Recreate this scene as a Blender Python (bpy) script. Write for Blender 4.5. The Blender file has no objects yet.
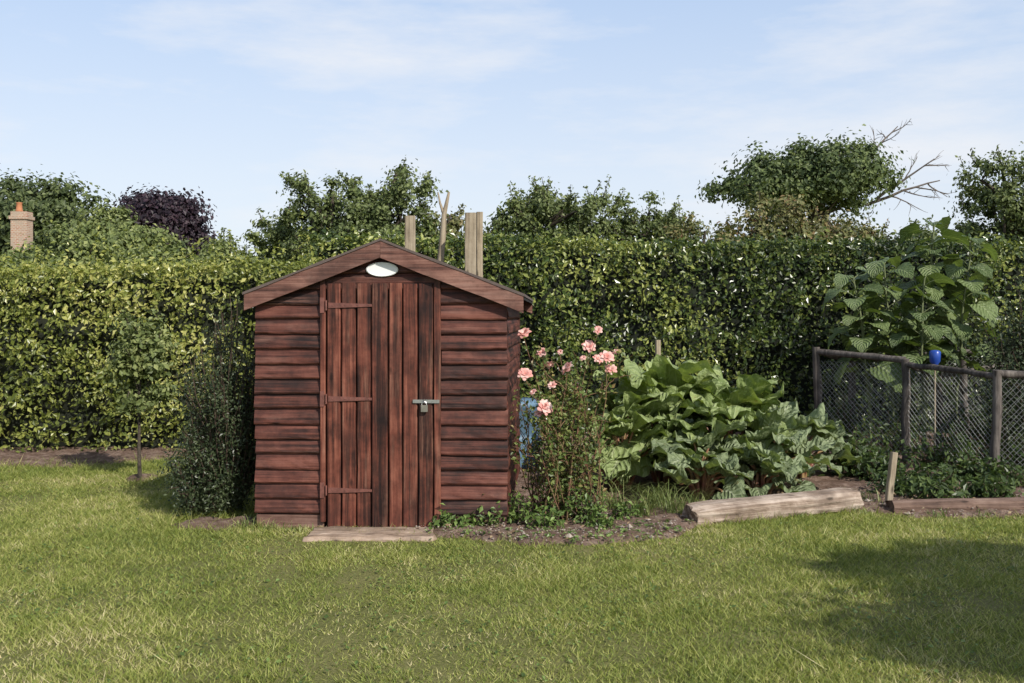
import bpy, math, numpy as np
from mathutils import Vector
R = np.random.default_rng(7)
F_PX = 995.0; CH = 1.5; HOR = 318.0
def px(u, v, D):
    return np.array([(u-512)*D/F_PX, D, CH-(v-HOR)*D/F_PX])

# ---------------------------------------------------------------- helpers
def nrm(a):
    return a/np.maximum(np.linalg.norm(a, axis=-1, keepdims=True), 1e-9)

def empty(name, loc=(0,0,0), rot=(0,0,0)):
    o = bpy.data.objects.new(name, None); o.location = loc; o.rotation_euler = rot
    o.empty_display_size = .2
    bpy.context.collection.objects.link(o); return o

def make(name, parts, mats, parent=None, smooth=False, loc=None):
    if not isinstance(mats, (list, tuple)): mats = [mats]
    me = bpy.data.meshes.new(name)
    Vs, loops, tot, mi, uv = [], [], [], [], []
    off = 0; hasuv = any(len(p) > 3 for p in parts)
    for p in parts:
        V = np.asarray(p[0], float).reshape(-1, 3); F = np.asarray(p[1], int)
        m = p[2] if len(p) > 2 else 0
        Vs.append(V); loops.append((F+off).ravel()); tot.append(np.full(len(F), F.shape[1])); mi.append(np.full(len(F), m))
        if hasuv:
            U = p[3] if len(p) > 3 else np.zeros((len(V), 2)); uv.append(np.asarray(U)[F.ravel()])
        off += len(V)
    V = np.concatenate(Vs); loops = np.concatenate(loops); tot = np.concatenate(tot); mi = np.concatenate(mi)
    me.vertices.add(len(V)); me.vertices.foreach_set('co', V.astype(np.float32).ravel())
    me.loops.add(len(loops)); me.loops.foreach_set('vertex_index', loops.astype(np.int32))
    me.polygons.add(len(tot))
    me.polygons.foreach_set('loop_start', (np.cumsum(tot)-tot).astype(np.int32))
    me.polygons.foreach_set('loop_total', tot.astype(np.int32))
    for m in mats: me.materials.append(m)
    me.polygons.foreach_set('material_index', mi.astype(np.int32))
    me.polygons.foreach_set('use_smooth', np.full(len(tot), smooth))
    if hasuv:
        l = me.uv_layers.new(name='UVMap'); l.data.foreach_set('uv', np.concatenate(uv).astype(np.float32).ravel())
    me.update(calc_edges=True); me.validate()
    o = bpy.data.objects.new(name, me); bpy.context.collection.objects.link(o)
    if parent is not None: o.parent = parent
    if loc is not None: o.location = loc
    return o

def tube(P, r, n=6, cap=True):
    P = np.asarray(P, float); k = len(P); r = np.broadcast_to(np.asarray(r, float), (k,))
    T = np.gradient(P, axis=0); T = nrm(T)
    ref = np.array([0,0,1.]) if abs(T[:,2]).mean() < .8 else np.array([1.,0,0])
    A = nrm(np.cross(T, ref)); B = np.cross(T, A)
    th = np.arange(n)*2*np.pi/n
    V = P[:,None,:] + r[:,None,None]*(np.cos(th)[None,:,None]*A[:,None,:]+np.sin(th)[None,:,None]*B[:,None,:])
    V = V.reshape(-1,3)
    i, j = np.meshgrid(np.arange(k-1), np.arange(n), indexing='ij')
    F = np.stack([i*n+j, i*n+(j+1)%n, (i+1)*n+(j+1)%n, (i+1)*n+j], -1).reshape(-1,4)
    if cap:
        V = np.vstack([V, P[0], P[-1]]); c0 = k*n; c1 = c0+1
        tri = np.array([[c0,(q+1)%n,q] for q in range(n)]+[[c1,(k-1)*n+q,(k-1)*n+(q+1)%n] for q in range(n)])
        return V, F, tri
    return V, F

def addtube(parts, P, r, n=6, m=0):
    V, F, t = tube(P, r, n)
    parts.append((V, F, m)); parts.append((V, t, m))

def box(x0,x1,y0,y1,z0,z1):
    V = [[x,y,z] for x in (x0,x1) for y in (y0,y1) for z in (z0,z1)]
    F = [[0,1,3,2],[4,6,7,5],[0,4,5,1],[2,3,7,6],[0,2,6,4],[1,5,7,3]]
    return np.array(V,float), np.array(F)

def box_bev(parts, x0,x1,y0,y1,z0,z1, ch, m=0, jit=0):
    prof = [(x0,y1),(x0,y0+ch),(x0+ch,y0),(x1-ch,y0),(x1,y0+ch),(x1,y1)]
    k=len(prof); nz = 9; zs = np.linspace(z0,z1,nz)
    V=[]
    for z in zs:
        dx = R.normal(0,jit); dy = R.normal(0,jit*.8)
        for q,(a,b) in enumerate(prof): V.append([a+dx+R.normal(0,jit*.6),b+dy,z])
    V=np.array(V); F=[]
    for i in range(nz-1):
        for j in range(k):
            F.append([i*k+j,i*k+(j+1)%k,(i+1)*k+(j+1)%k,(i+1)*k+j])
    parts.append((V,np.array(F),m))
    parts.append((V[:k],np.array([list(range(k))[::-1]]),m)); parts.append((V[-k:],np.array([list(range(k))]),m))

def lathe(prof, n=24, c=(0,0,0)):
    prof=np.array(prof,float); k=len(prof); th=np.arange(n)*2*np.pi/n
    V=np.stack([prof[:,0,None]*np.cos(th), prof[:,0,None]*np.sin(th), np.repeat(prof[:,1,None],n,1)],-1).reshape(-1,3)+np.array(c)
    i,j=np.meshgrid(np.arange(k-1),np.arange(n),indexing='ij')
    F=np.stack([i*n+j,i*n+(j+1)%n,(i+1)*n+(j+1)%n,(i+1)*n+j],-1).reshape(-1,4)
    return V,F

_ph = R.uniform(0, 6.28, (24,)); _dr = nrm(R.normal(size=(24,3)))
def noise(P, s=1.0, o=0, octs=3):
    P = np.asarray(P, float); out = 0; a = 1; tot = 0
    for q in range(octs):
        acc = 0
        for k in range(5):
            i = (q*5+k+o*3) % 24
            acc = acc+np.sin((P*s*(2**q)*(0.8+.13*k)) @ _dr[i]*3.1+_ph[i])
        out = out+a*acc/2.5; tot += a; a *= .55
    return out/tot

def leafquads(P, N, L, rng, wr=.55, jit=.6, down=.3, lv=.3, fold=.12):
    n = len(P); Nn = nrm(N + jit*rng.normal(size=(n,3)))
    t = rng.normal(size=(n,3)) + np.array([0,0,-down*2])
    a = nrm(t - (t*Nn).sum(1,keepdims=True)*Nn); b = np.cross(Nn, a)
    Ls = L*(1+lv*rng.normal(size=(n,1)).clip(-1.8,1.8)); W = Ls*wr
    V = np.stack([P-a*Ls*.5, P+b*W*.5+Nn*fold*Ls-a*Ls*.05, P+a*Ls*.5, P-b*W*.5+Nn*fold*Ls-a*Ls*.05], 1)
    return V.reshape(-1,3), np.arange(4*n).reshape(n,4)

# ---------------------------------------------------------------- materials
def newmat(name):
    m = bpy.data.materials.new(name); m.use_nodes = True; nt = m.node_tree; nt.nodes.clear()
    out = nt.nodes.new('ShaderNodeOutputMaterial'); return m, nt, out
def ramp(nt, stops, fac):
    r = nt.nodes.new('ShaderNodeValToRGB'); e = r.color_ramp.elements
    while len(e) < len(stops): e.new(.5)
    for i,(p,c) in enumerate(stops): e[i].position = p; e[i].color = (*c,1)
    nt.links.new(fac, r.inputs[0]); return r.outputs[0]
def noi(nt, vec, scale, detail=4, rough=.55):
    n = nt.nodes.new('ShaderNodeTexNoise'); n.inputs['Scale'].default_value = scale
    n.inputs['Detail'].default_value = detail; n.inputs['Roughness'].default_value = rough
    if vec is not None: nt.links.new(vec, n.inputs['Vector'])
    return n.outputs['Fac']
def mixc(nt, fac, a, b, mode='MIX'):
    m = nt.nodes.new('ShaderNodeMix'); m.data_type='RGBA'; m.blend_type=mode
    for s,v in ((m.inputs[0],fac),(m.inputs[6],a),(m.inputs[7],b)):
        if isinstance(v,(int,float)): s.default_value = v
        elif isinstance(v,tuple): s.default_value = (*v,1)
        else: nt.links.new(v,s)
    return m.outputs[2]
def mth(nt, op, a, b=0.0):
    m = nt.nodes.new('ShaderNodeMath'); m.operation = op
    for s,v in ((m.inputs[0],a),(m.inputs[1],b)):
        if isinstance(v,(int,float)): s.default_value=v
        else: nt.links.new(v,s)
    return m.outputs[0]
def objco(nt, scale=(1,1,1)):
    t = nt.nodes.new('ShaderNodeTexCoord'); mp = nt.nodes.new('ShaderNodeMapping')
    mp.inputs['Scale'].default_value = scale; nt.links.new(t.outputs['Object'], mp.inputs[0]); return mp.outputs[0]

def leafmat(name, cols, transl=.3, rough=.45, nscale=1.5, spec=.35, tint=(1.2,1.25,.5), ri=.6, nw=.75, gain=1.0):
    cols=[(p,tuple(min(.7,x*gain) for x in c)) for p,c in cols]
    m, nt, out = newmat(name)
    g = nt.nodes.new('ShaderNodeNewGeometry'); co = objco(nt)
    f = mth(nt,'ADD', mth(nt,'MULTIPLY', g.outputs['Random Per Island'], ri), mth(nt,'MULTIPLY', mth(nt,'SUBTRACT',noi(nt,co,nscale,3),.5), nw))
    f = mth(nt,'ADD', f, mth(nt,'MULTIPLY', mth(nt,'SUBTRACT',noi(nt,co,nscale*5,2),.5), .5))
    f = mth(nt,'ADD', f, .5-ri*.5)
    c = ramp(nt, cols, f)
    p = nt.nodes.new('ShaderNodeBsdfPrincipled'); nt.links.new(c, p.inputs['Base Color'])
    p.inputs['Roughness'].default_value = rough; p.inputs['Specular IOR Level'].default_value = spec
    tr = nt.nodes.new('ShaderNodeBsdfTranslucent'); nt.links.new(mixc(nt, 1.0, c, tint,'MULTIPLY'), tr.inputs[0])
    mx = nt.nodes.new('ShaderNodeMixShader'); mx.inputs[0].default_value = transl
    nt.links.new(p.outputs[0], mx.inputs[1]); nt.links.new(tr.outputs[0], mx.inputs[2]); nt.links.new(mx.outputs[0], out.inputs[0])
    return m

def plain(name, col, rough=.6, metal=0., var=.25, nscale=8, bump=.0, col2=None):
    m, nt, out = newmat(name); co = objco(nt)
    p = nt.nodes.new('ShaderNodeBsdfPrincipled')
    n = noi(nt, co, nscale, 6)
    c2 = col2 or tuple(x*(1-var) for x in col)
    nt.links.new(ramp(nt, [(.3,c2),(.7,col)], n), p.inputs['Base Color'])
    p.inputs['Roughness'].default_value = rough; p.inputs['Metallic'].default_value = metal
    if bump:
        b = nt.nodes.new('ShaderNodeBump'); b.inputs['Distance'].default_value = bump; b.inputs['Strength'].default_value=1
        nt.links.new(noi(nt,co,nscale*3,6),b.inputs['Height']); nt.links.new(b.outputs[0],p.inputs['Normal'])
    nt.links.new(p.outputs[0], out.inputs[0]); return m

def woodmat(name, stops, axis='x', rough=.6, bump=.004, fine=60, var=.5, fade=None, dark=None, lo=1.2, knots=.75):
    m, nt, out = newmat(name)
    hi = fine
    sc = {'x':(lo,hi,hi),'y':(hi,lo,hi),'z':(hi,hi,lo)}[axis]
    g = nt.nodes.new('ShaderNodeNewGeometry')
    t = nt.nodes.new('ShaderNodeTexCoord'); mp = nt.nodes.new('ShaderNodeMapping'); mp.inputs['Scale'].default_value = sc
    vm = nt.nodes.new('ShaderNodeVectorMath'); vm.operation='SCALE'
    vm.inputs[0].default_value=(3.1,5.7,4.3); nt.links.new(mth(nt,'MULTIPLY',g.outputs['Random Per Island'],5.0), vm.inputs['Scale'])
    va = nt.nodes.new('ShaderNodeVectorMath'); va.operation='ADD'
    nt.links.new(t.outputs['Object'],va.inputs[0]); nt.links.new(vm.outputs[0],va.inputs[1]); nt.links.new(va.outputs[0],mp.inputs[0])
    gr = noi(nt, mp.outputs[0], 1.0, 8, .7)
    blot = noi(nt, va.outputs[0], 4.5, 6, .65)
    f = mth(nt,'ADD', mth(nt,'MULTIPLY',gr,.95), mth(nt,'MULTIPLY',blot,.6))
    f = mth(nt,'ADD', f, mth(nt,'MULTIPLY', mth(nt,'SUBTRACT',g.outputs['Random Per Island'],.5), var*.35))
    f = mth(nt,'SUBTRACT', f, .275)
    c = ramp(nt, stops, f)
    if fade:
        ff = ramp(nt,[(.5,(0,0,0)),(.68,(1,1,1))], noi(nt, mp.outputs[0], .7, 7,.75))
        f2 = ramp(nt,[(.42,(0,0,0)),(.62,(1,1,1))], noi(nt, t.outputs['Object'], 2.2, 4,.6))
        c = mixc(nt, mth(nt,'MULTIPLY',mth(nt,'MULTIPLY',ff,f2),.8), c, fade)
    if dark:
        dd = ramp(nt,[(.50,(0,0,0)),(.66,(1,1,1))], noi(nt, va.outputs[0], 2.6, 6,.7))
        c = mixc(nt, mth(nt,'MULTIPLY',dd,.65), c, dark)
    vo = nt.nodes.new('ShaderNodeTexVoronoi'); vo.inputs['Scale'].default_value=1.0
    mp2 = nt.nodes.new('ShaderNodeMapping')
    mp2.inputs['Scale'].default_value = {'x':(3,7,7),'y':(7,3,7),'z':(8,8,3)}[axis]; nt.links.new(va.outputs[0],mp2.inputs[0]); nt.links.new(mp2.outputs[0],vo.inputs['Vector'])
    kn = ramp(nt,[(.05,(1,1,1)),(.13,(0,0,0))],vo.outputs['Distance'])
    c = mixc(nt, mth(nt,'MULTIPLY',kn,knots), c, tuple(x*.35 for x in stops[0][1]))
    p = nt.nodes.new('ShaderNodeBsdfPrincipled'); nt.links.new(c,p.inputs['Base Color'])
    p.inputs['Roughness'].default_value = rough; p.inputs['Specular IOR Level'].default_value=.3
    b = nt.nodes.new('ShaderNodeBump'); b.inputs['Distance'].default_value=bump; b.inputs['Strength'].default_value=.9
    nt.links.new(gr,b.inputs['Height']); nt.links.new(b.outputs[0],p.inputs['Normal'])
    nt.links.new(p.outputs[0],out.inputs[0]); return m

shed_stops = [(.3,(.011,.005,.0045)),(.43,(.038,.013,.009)),(.56,(.098,.031,.021)),(.72,(.18,.066,.045))]
M_sidx = woodmat('shed_board_wood', shed_stops, 'x', fine=38, fade=(.24,.12,.09), dark=(.024,.011,.009), var=.7)
M_sidy = woodmat('shed_side_board_wood', shed_stops, 'y', fine=38)
door_stops = [(.3,(.012,.005,.0045)),(.42,(.045,.015,.010)),(.55,(.135,.04,.025)),(.7,(.26,.092,.058))]
M_door = woodmat('shed_door_wood', door_stops, 'z', fine=34, var=.5, fade=(.34,.17,.115), dark=(.04,.016,.012))
M_barge = woodmat('barge_wood', [(.3,(.035,.017,.013)),(.5,(.14,.062,.046)),(.7,(.27,.14,.105))], 'x', fine=40, fade=(.34,.21,.17), dark=(.055,.03,.024))
M_felt = plain('roof_felt', (.12,.09,.08), .9, nscale=20, bump=.003)
M_dark = plain('shed_core_dark', (.008,.005,.0045), .9)  # near-black: shade in gaps and behind boards is put into the colour
M_iron = plain('painted_hinge_iron', (.22,.085,.065), .5, .1, .5, 30, .001)
M_steel = plain('galvanised_steel', (.6,.6,.58), .35, .9, .2, 30)
M_brass = plain('padlock_body', (.45,.42,.36), .35, .8, .3, 30)
M_plaque = plain('white_enamel', (.82,.83,.81), .35, 0, .06, 9)
M_post = woodmat('weathered_post_wood', [(.3,(.12,.095,.065)),(.5,(.29,.235,.165)),(.75,(.46,.39,.28))], 'z', fine=40, rough=.85)
M_log = woodmat('weathered_log_wood', [(.25,(.05,.034,.024)),(.42,(.24,.175,.13)),(.58,(.45,.36,.29)),(.75,(.6,.51,.43))], 'x', fine=26, rough=.85, bump=.02, dark=(.15,.11,.085), lo=1.0)
M_log2 = woodmat('brown_log_wood', [(.3,(.05,.03,.022)),(.5,(.16,.1,.075)),(.75,(.3,.21,.16))], 'x', fine=26, rough=.85, bump=.015)
M_oldfence = woodmat('old_fence_wood', [(.3,(.022,.019,.017)),(.5,(.08,.068,.06)),(.75,(.19,.165,.145))], 'z', fine=32, rough=.9, bump=.008)
M_step = woodmat('doorstep_wood', [(.3,(.12,.08,.055)),(.5,(.31,.225,.165)),(.75,(.48,.38,.3))], 'x', fine=26, rough=.9, bump=.008, dark=(.12,.085,.06))
M_bark = plain('bark', (.09,.07,.05), .9, var=.6, nscale=12, bump=.02)
M_deadwood = plain('dead_branch_bark', (.17,.14,.12), .9, var=.4, nscale=8, bump=.01)
M_twig = plain('twig_bark', (.1,.065,.045), .85, var=.5, nscale=15)
M_cane = plain('rose_cane', (.15,.12,.05), .7, var=.5, nscale=10, col2=(.18,.07,.045))
M_blue = plain('blue_plastic', (.14,.24,.34), .5, var=.45, nscale=4)
M_bottle = plain('blue_bottle', (.02,.07,.36), .3, var=.3, nscale=9)
M_wire = plain('wire', (.42,.43,.41), .5, .3)
M_core = plain('hedge_interior', (.009,.014,.005), .95, var=.5, nscale=6)  # near-black: deep shade between the leaves is put into the core colour
M_coreY = plain('hedge_interior_left', (.013,.017,.006), .95, var=.5, nscale=6)  # same for the left hedge: shade of its gaps painted into the core

M_hedgeL = leafmat('privet_leaf', [(.0,(.045,.06,.013)),(.32,(.135,.165,.034)),(.6,(.28,.3,.07)),(.9,(.5,.47,.17))], .3, .35, .9, .5, nw=1.05, gain=1.08)
M_hedgeR = leafmat('beech_hedge_leaf', [(.08,(.014,.026,.008)),(.4,(.045,.074,.016)),(.66,(.125,.16,.034)),(.95,(.34,.36,.1))], .25, .3, .7, .55, nw=1.25, gain=1.1)  # base tones darkened: the face's part shade is put into the leaf colour
M_treeG = leafmat('tree_leaf_green', [(.1,(.025,.036,.012)),(.5,(.085,.11,.035)),(.85,(.17,.195,.075))], .25, .5, .5, gain=1.4)
M_treeD = leafmat('tree_leaf_dark', [(.1,(.022,.034,.012)),(.5,(.06,.08,.027)),(.85,(.12,.145,.055))], .25, .5, .35, gain=1.35)
M_treeOak = leafmat('oak_leaf', [(.1,(.02,.033,.011)),(.5,(.06,.085,.027)),(.85,(.13,.16,.055))], .2, .55, .3, gain=1.35)
M_treeL = leafmat('tree_leaf_light', [(.1,(.04,.055,.018)),(.5,(.125,.155,.05)),(.85,(.24,.26,.1))], .25, .5, .4, gain=1.3)
M_treeB = leafmat('tree_leaf_brownish', [(.1,(.035,.035,.014)),(.45,(.09,.1,.034)),(.7,(.16,.15,.06)),(.92,(.22,.12,.07))], .25, .5, .6, gain=1.4)
M_purple = leafmat('copper_beech_leaf', [(.1,(.009,.006,.010)),(.5,(.022,.012,.019)),(.85,(.05,.027,.037))], .1, .55, .5, tint=(1.1,.7,.9))
M_shrub = leafmat('dark_shrub_leaf', [(.1,(.014,.024,.010)),(.5,(.042,.06,.024)),(.85,(.11,.135,.065))], .15, .35, 4, gain=1.0)
M_rose = leafmat('rose_leaf', [(.1,(.035,.05,.016)),(.45,(.1,.14,.035)),(.72,(.18,.2,.06)),(.95,(.26,.13,.07))], .3, .4, 3, gain=1.35)
M_low = leafmat('ground_plant_leaf', [(.1,(.03,.05,.014)),(.5,(.09,.14,.035)),(.85,(.19,.26,.075))], .3, .4, 4, gain=1.3)
M_veg = leafmat('vegetable_leaf', [(.1,(.018,.03,.010)),(.5,(.05,.08,.024)),(.85,(.11,.15,.045))], .3, .4, 3, gain=1.2)
M_grass = leafmat('grass_blade', [(.02,(.09,.125,.028)),(.28,(.18,.225,.046)),(.55,(.275,.305,.078)),(.78,(.4,.39,.135)),(.95,(.58,.5,.3))], .32, .5, .8, .3, ri=.7, nw=1.25, gain=1.08)
M_tallgrass = leafmat('strap_leaf', [(.1,(.06,.09,.025)),(.5,(.15,.19,.06)),(.9,(.3,.31,.13))], .3, .45, 3, gain=1.25)
M_litter = leafmat('leaf_litter', [(.1,(.08,.05,.03)),(.5,(.25,.17,.1)),(.9,(.4,.32,.2))], .1, .8, 3)

def bigleafmat(name, c0, c1, vein, transl=.25, rough=.42):
    m, nt, out = newmat(name); g = nt.nodes.new('ShaderNodeNewGeometry')
    uvn = nt.nodes.new('ShaderNodeUVMap'); uvn.uv_map='UVMap'
    sp = nt.nodes.new('ShaderNodeSeparateXYZ'); nt.links.new(uvn.outputs[0], sp.inputs[0])
    av = mth(nt,'ABSOLUTE', sp.outputs[1])
    t = mth(nt,'MULTIPLY', mth(nt,'SUBTRACT', sp.outputs[0], mth(nt,'MULTIPLY',av,.45)), 7.0)
    pp = mth(nt,'PINGPONG', t, .5)
    side = mth(nt,'LESS_THAN', pp, .05); mid = mth(nt,'LESS_THAN', av, .05)
    vm = mth(nt,'MAXIMUM', mid, mth(nt,'MULTIPLY',side,.6))
    co = objco(nt)
    f = mth(nt,'ADD', mth(nt,'MULTIPLY',g.outputs['Random Per Island'],.6), mth(nt,'MULTIPLY',noi(nt,co,9,4),.5))
    c = ramp(nt,[(.2,c0),(.85,c1)],f); c = mixc(nt, mth(nt,'MULTIPLY',vm,.7), c, vein)
    sp_ = ramp(nt,[(.64,(0,0,0)),(.72,(1,1,1))], noi(nt,co,16,5,.6)); c = mixc(nt, mth(nt,'MULTIPLY',sp_,.6), c, (.34,.28,.12))
    p = nt.nodes.new('ShaderNodeBsdfPrincipled'); nt.links.new(c,p.inputs['Base Color']); p.inputs['Roughness'].default_value=rough
    p.inputs['Specular IOR Level'].default_value=.4
    b = nt.nodes.new('ShaderNodeBump'); b.inputs['Distance'].default_value=.025; b.inputs['Strength'].default_value=1
    nt.links.new(mth(nt,'ADD',noi(nt,co,28,4),mth(nt,'MULTIPLY',pp,-.9)),b.inputs['Height']); nt.links.new(b.outputs[0],p.inputs['Normal'])
    tr = nt.nodes.new('ShaderNodeBsdfTranslucent'); nt.links.new(mixc(nt,1.0,c,(1.2,1.3,.5),'MULTIPLY'),tr.inputs[0])
    mx = nt.nodes.new('ShaderNodeMixShader'); mx.inputs[0].default_value=transl
    nt.links.new(p.outputs[0],mx.inputs[1]); nt.links.new(tr.outputs[0],mx.inputs[2]); nt.links.new(mx.outputs[0],out.inputs[0]); return m
M_rhub = bigleafmat('rhubarb_leaf', (.13,.19,.055),(.36,.43,.17),(.5,.55,.3))
M_rhub2 = bigleafmat('rhubarb_leaf_bluish', (.11,.15,.07),(.29,.35,.18),(.45,.49,.32))
M_sunf = bigleafmat('sunflower_leaf', (.07,.11,.038),(.19,.25,.095),(.3,.36,.17))
M_stalk = plain('rhubarb_stalk', (.3,.24,.1), .45, var=.5, nscale=9, col2=(.26,.07,.06))
M_gstalk = plain('green_stem', (.16,.19,.08), .6, var=.4, nscale=9)

# ---------------------------------------------------------------- world / sun / camera
sunv = nrm(np.array([.56,-.68,.66])); el = math.asin(sunv[2]); az = math.atan2(sunv[0], sunv[1])
w = bpy.data.worlds.new('World'); bpy.context.scene.world = w; w.use_nodes = True
nt = w.node_tree; nt.nodes.clear()
wo = nt.nodes.new('ShaderNodeOutputWorld'); bg = nt.nodes.new('ShaderNodeBackground'); bg.inputs[1].default_value = .15
sky = nt.nodes.new('ShaderNodeTexSky'); sky.sky_type='NISHITA'; sky.sun_disc=False
sky.sun_elevation = el; sky.sun_rotation = az; sky.air_density=1.0; sky.dust_density=1.0; sky.ozone_density=1.2
tc = nt.nodes.new('ShaderNodeTexCoord'); mp = nt.nodes.new('ShaderNodeMapping'); mp.inputs['Scale'].default_value=(1.0,1.0,4.2)
mp.inputs['Rotation'].default_value=(.0,.10,0.4); mp.inputs['Location'].default_value=(1.35,.6,.45)
nt.links.new(tc.outputs['Generated'], mp.inputs[0])
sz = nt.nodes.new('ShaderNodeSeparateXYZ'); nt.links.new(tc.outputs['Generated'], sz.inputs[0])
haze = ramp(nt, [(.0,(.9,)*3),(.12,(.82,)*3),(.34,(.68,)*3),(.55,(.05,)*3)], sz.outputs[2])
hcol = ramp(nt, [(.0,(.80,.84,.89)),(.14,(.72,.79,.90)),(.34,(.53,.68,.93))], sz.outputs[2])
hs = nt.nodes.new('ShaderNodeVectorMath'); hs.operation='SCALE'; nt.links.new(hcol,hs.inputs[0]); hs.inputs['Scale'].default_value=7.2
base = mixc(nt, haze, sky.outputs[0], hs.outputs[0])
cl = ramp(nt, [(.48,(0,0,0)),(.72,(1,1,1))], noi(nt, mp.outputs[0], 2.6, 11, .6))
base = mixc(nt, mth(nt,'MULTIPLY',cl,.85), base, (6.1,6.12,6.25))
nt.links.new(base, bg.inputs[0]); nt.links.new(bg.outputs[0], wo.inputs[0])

sd = bpy.data.lights.new('sun','SUN'); sd.energy = 5.0; sd.angle = math.radians(.5); sd.color=(1,.95,.86)
so = bpy.data.objects.new('sun', sd); bpy.context.collection.objects.link(so); so.location=(10,-10,12)
so.rotation_euler = Vector(-sunv).to_track_quat('-Z','Y').to_euler()

cd = bpy.data.cameras.new('camera'); cam = bpy.data.objects.new('camera', cd); bpy.context.collection.objects.link(cam)
cam.location=(0,0,CH); cam.rotation_euler=(math.pi/2,0,0); cd.sensor_width=36; cd.lens=F_PX/1024*36; cd.shift_y=-(341.5-HOR)/1024
cd.clip_end=3000; bpy.context.scene.camera = cam
sc = bpy.context.scene
sc.view_settings.view_transform='Standard'; sc.view_settings.look='None'; sc.view_settings.exposure=0

# ---------------------------------------------------------------- ground
def front_line(x):
    return np.interp(x, [-1.0,-.6,0,.6,1.1,1.35,2.7,3.0,8.0],[6.93,6.86,6.62,6.55,6.75,7.2,7.75,7.5,7.6])
def soil_s(x, y):
    P = np.stack([x,y,np.zeros_like(x)],-1)
    nz = noise(P, 1.7, 1)*.07+noise(P, 6, 2)*.045
    a = np.minimum(y-front_line(x), x+.75)
    b = np.minimum(np.minimum(y-9.95, -4.3-x+ (y-10)*1.2), 11.5-y)
    c = .16-np.hypot((x+2.1)/2.2,(y-7.25)/1.2)
    d = .13-np.hypot(x+3.48,y-9.3)
    return np.maximum.reduce([a,b,c,d])+nz

m, nt, out = newmat('lawn_ground'); co = objco(nt)
c = ramp(nt,[(.25,(.09,.11,.03)),(.5,(.18,.19,.06)),(.72,(.32,.27,.13))], noi(nt,co,.9,4))
c2 = ramp(nt,[(.3,(.06,.065,.022)),(.55,(.21,.2,.075)),(.8,(.38,.31,.18))], noi(nt,co,45,6,.7))
c = mixc(nt,.55,c,c2)
p = nt.nodes.new('ShaderNodeBsdfPrincipled'); nt.links.new(c,p.inputs['Base Color']); p.inputs['Roughness'].default_value=.95; p.inputs['Specular IOR Level'].default_value=.1
b = nt.nodes.new('ShaderNodeBump'); b.inputs['Distance'].default_value=.02; nt.links.new(noi(nt,co,60,6,.7),b.inputs['Height']); nt.links.new(b.outputs[0],p.inputs['Normal'])
nt.links.new(p.outputs[0],out.inputs[0]); M_lawn=m
make('ground', [([[-900,-300,0],[900,-300,0],[900,1500,0],[-900,1500,0]],[[0,1,2,3]],0)], M_lawn)

m, nt, out = newmat('soil'); co = objco(nt)
c = ramp(nt,[(.25,(.07,.045,.034)),(.48,(.19,.125,.095)),(.72,(.38,.285,.23))], noi(nt,co,11,9,.72))
p = nt.nodes.new('ShaderNodeBsdfPrincipled'); nt.links.new(c,p.inputs['Base Color']); p.inputs['Roughness'].default_value=.95; p.inputs['Specular IOR Level'].default_value=.1
b = nt.nodes.new('ShaderNodeBump'); b.inputs['Distance'].default_value=.03; nt.links.new(noi(nt,co,40,8,.75),b.inputs['Height']); nt.links.new(b.outputs[0],p.inputs['Normal'])
nt.links.new(p.outputs[0],out.inputs[0]); M_soil=m
def soil_patch(name, x0,x1,y0,y1,st):
    xs=np.arange(x0,x1,st); ys=np.arange(y0,y1,st); X,Y=np.meshgrid(xs,ys,indexing='ij')
    s=soil_s(X,Y); P=np.stack([X,Y,X*0],-1)
    Z=np.clip(s,-.1,.12)*.3+ (noise(P,9,3)*.014+noise(P,25,5)*.012)
    V=np.stack([X,Y,Z],-1).reshape(-1,3); n=len(ys)
    i,j=np.meshgrid(np.arange(len(xs)-1),np.arange(n-1),indexing='ij')
    F=np.stack([i*n+j,(i+1)*n+j,(i+1)*n+j+1,i*n+j+1],-1).reshape(-1,4)
    sf=s.reshape(-1); keep=(sf[F].max(1)>-.06)&(V[F,2].max(1)>-.004); F=F[keep]
    u,inv=np.unique(F,return_inverse=True); make(name,[(V[u],inv.reshape(F.shape),0)],M_soil,smooth=True)
soil_patch('garden_soil_bed', -1.2,8.2,6.2,13.2,.045)
soil_patch('hedge_soil_strip', -10,-1.3,6.5,11.6,.05)
rng=np.random.default_rng(21)
X=rng.uniform(-1.1,4.5,11000); Y=rng.uniform(6.4,8.6,11000); s=soil_s(X,Y); k=(s>.0)&(rng.random(11000)<np.where(s<.35,.5,.12)); X=X[k];Y=Y[k]; n=len(X)
oc=np.array([[1,0,0],[-1,0,0],[0,1,0],[0,-1,0],[0,0,1],[0,0,-1.]]); of=np.array([[0,2,4],[2,1,4],[1,3,4],[3,0,4],[2,0,5],[1,2,5],[3,1,5],[0,3,5]])
sz_=rng.uniform(.003,.011,n)*(1+2*(rng.random(n)<.05)); base_=np.stack([X,Y,np.clip(soil_s(X,Y),-.1,.12)*.3+.012],-1)
V=base_[:,None,:]+oc[None]*sz_[:,None,None]*rng.uniform(.5,1.3,(n,6,1))*np.array([1,1,.7]); F=(of[None]+6*np.arange(n)[:,None,None]).reshape(-1,3)
make('soil_stones',[(V.reshape(-1,3),F,0)],plain('stone',(.42,.35,.29),.9,var=.5,nscale=30))
n=1500; X=rng.uniform(-1.2,5.0,n); Y=rng.uniform(6.45,8.4,n); k=soil_s(X,Y)>-.12; P=np.stack([X,Y,np.clip(soil_s(X,Y),-.05,.12)*.3+.025],-1)[k]
v,f=leafquads(P,np.tile([0,0,1.],(len(P),1)),.028,rng,jit=.45); make('fallen_leaves',[(v,f,0)],M_litter)

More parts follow.
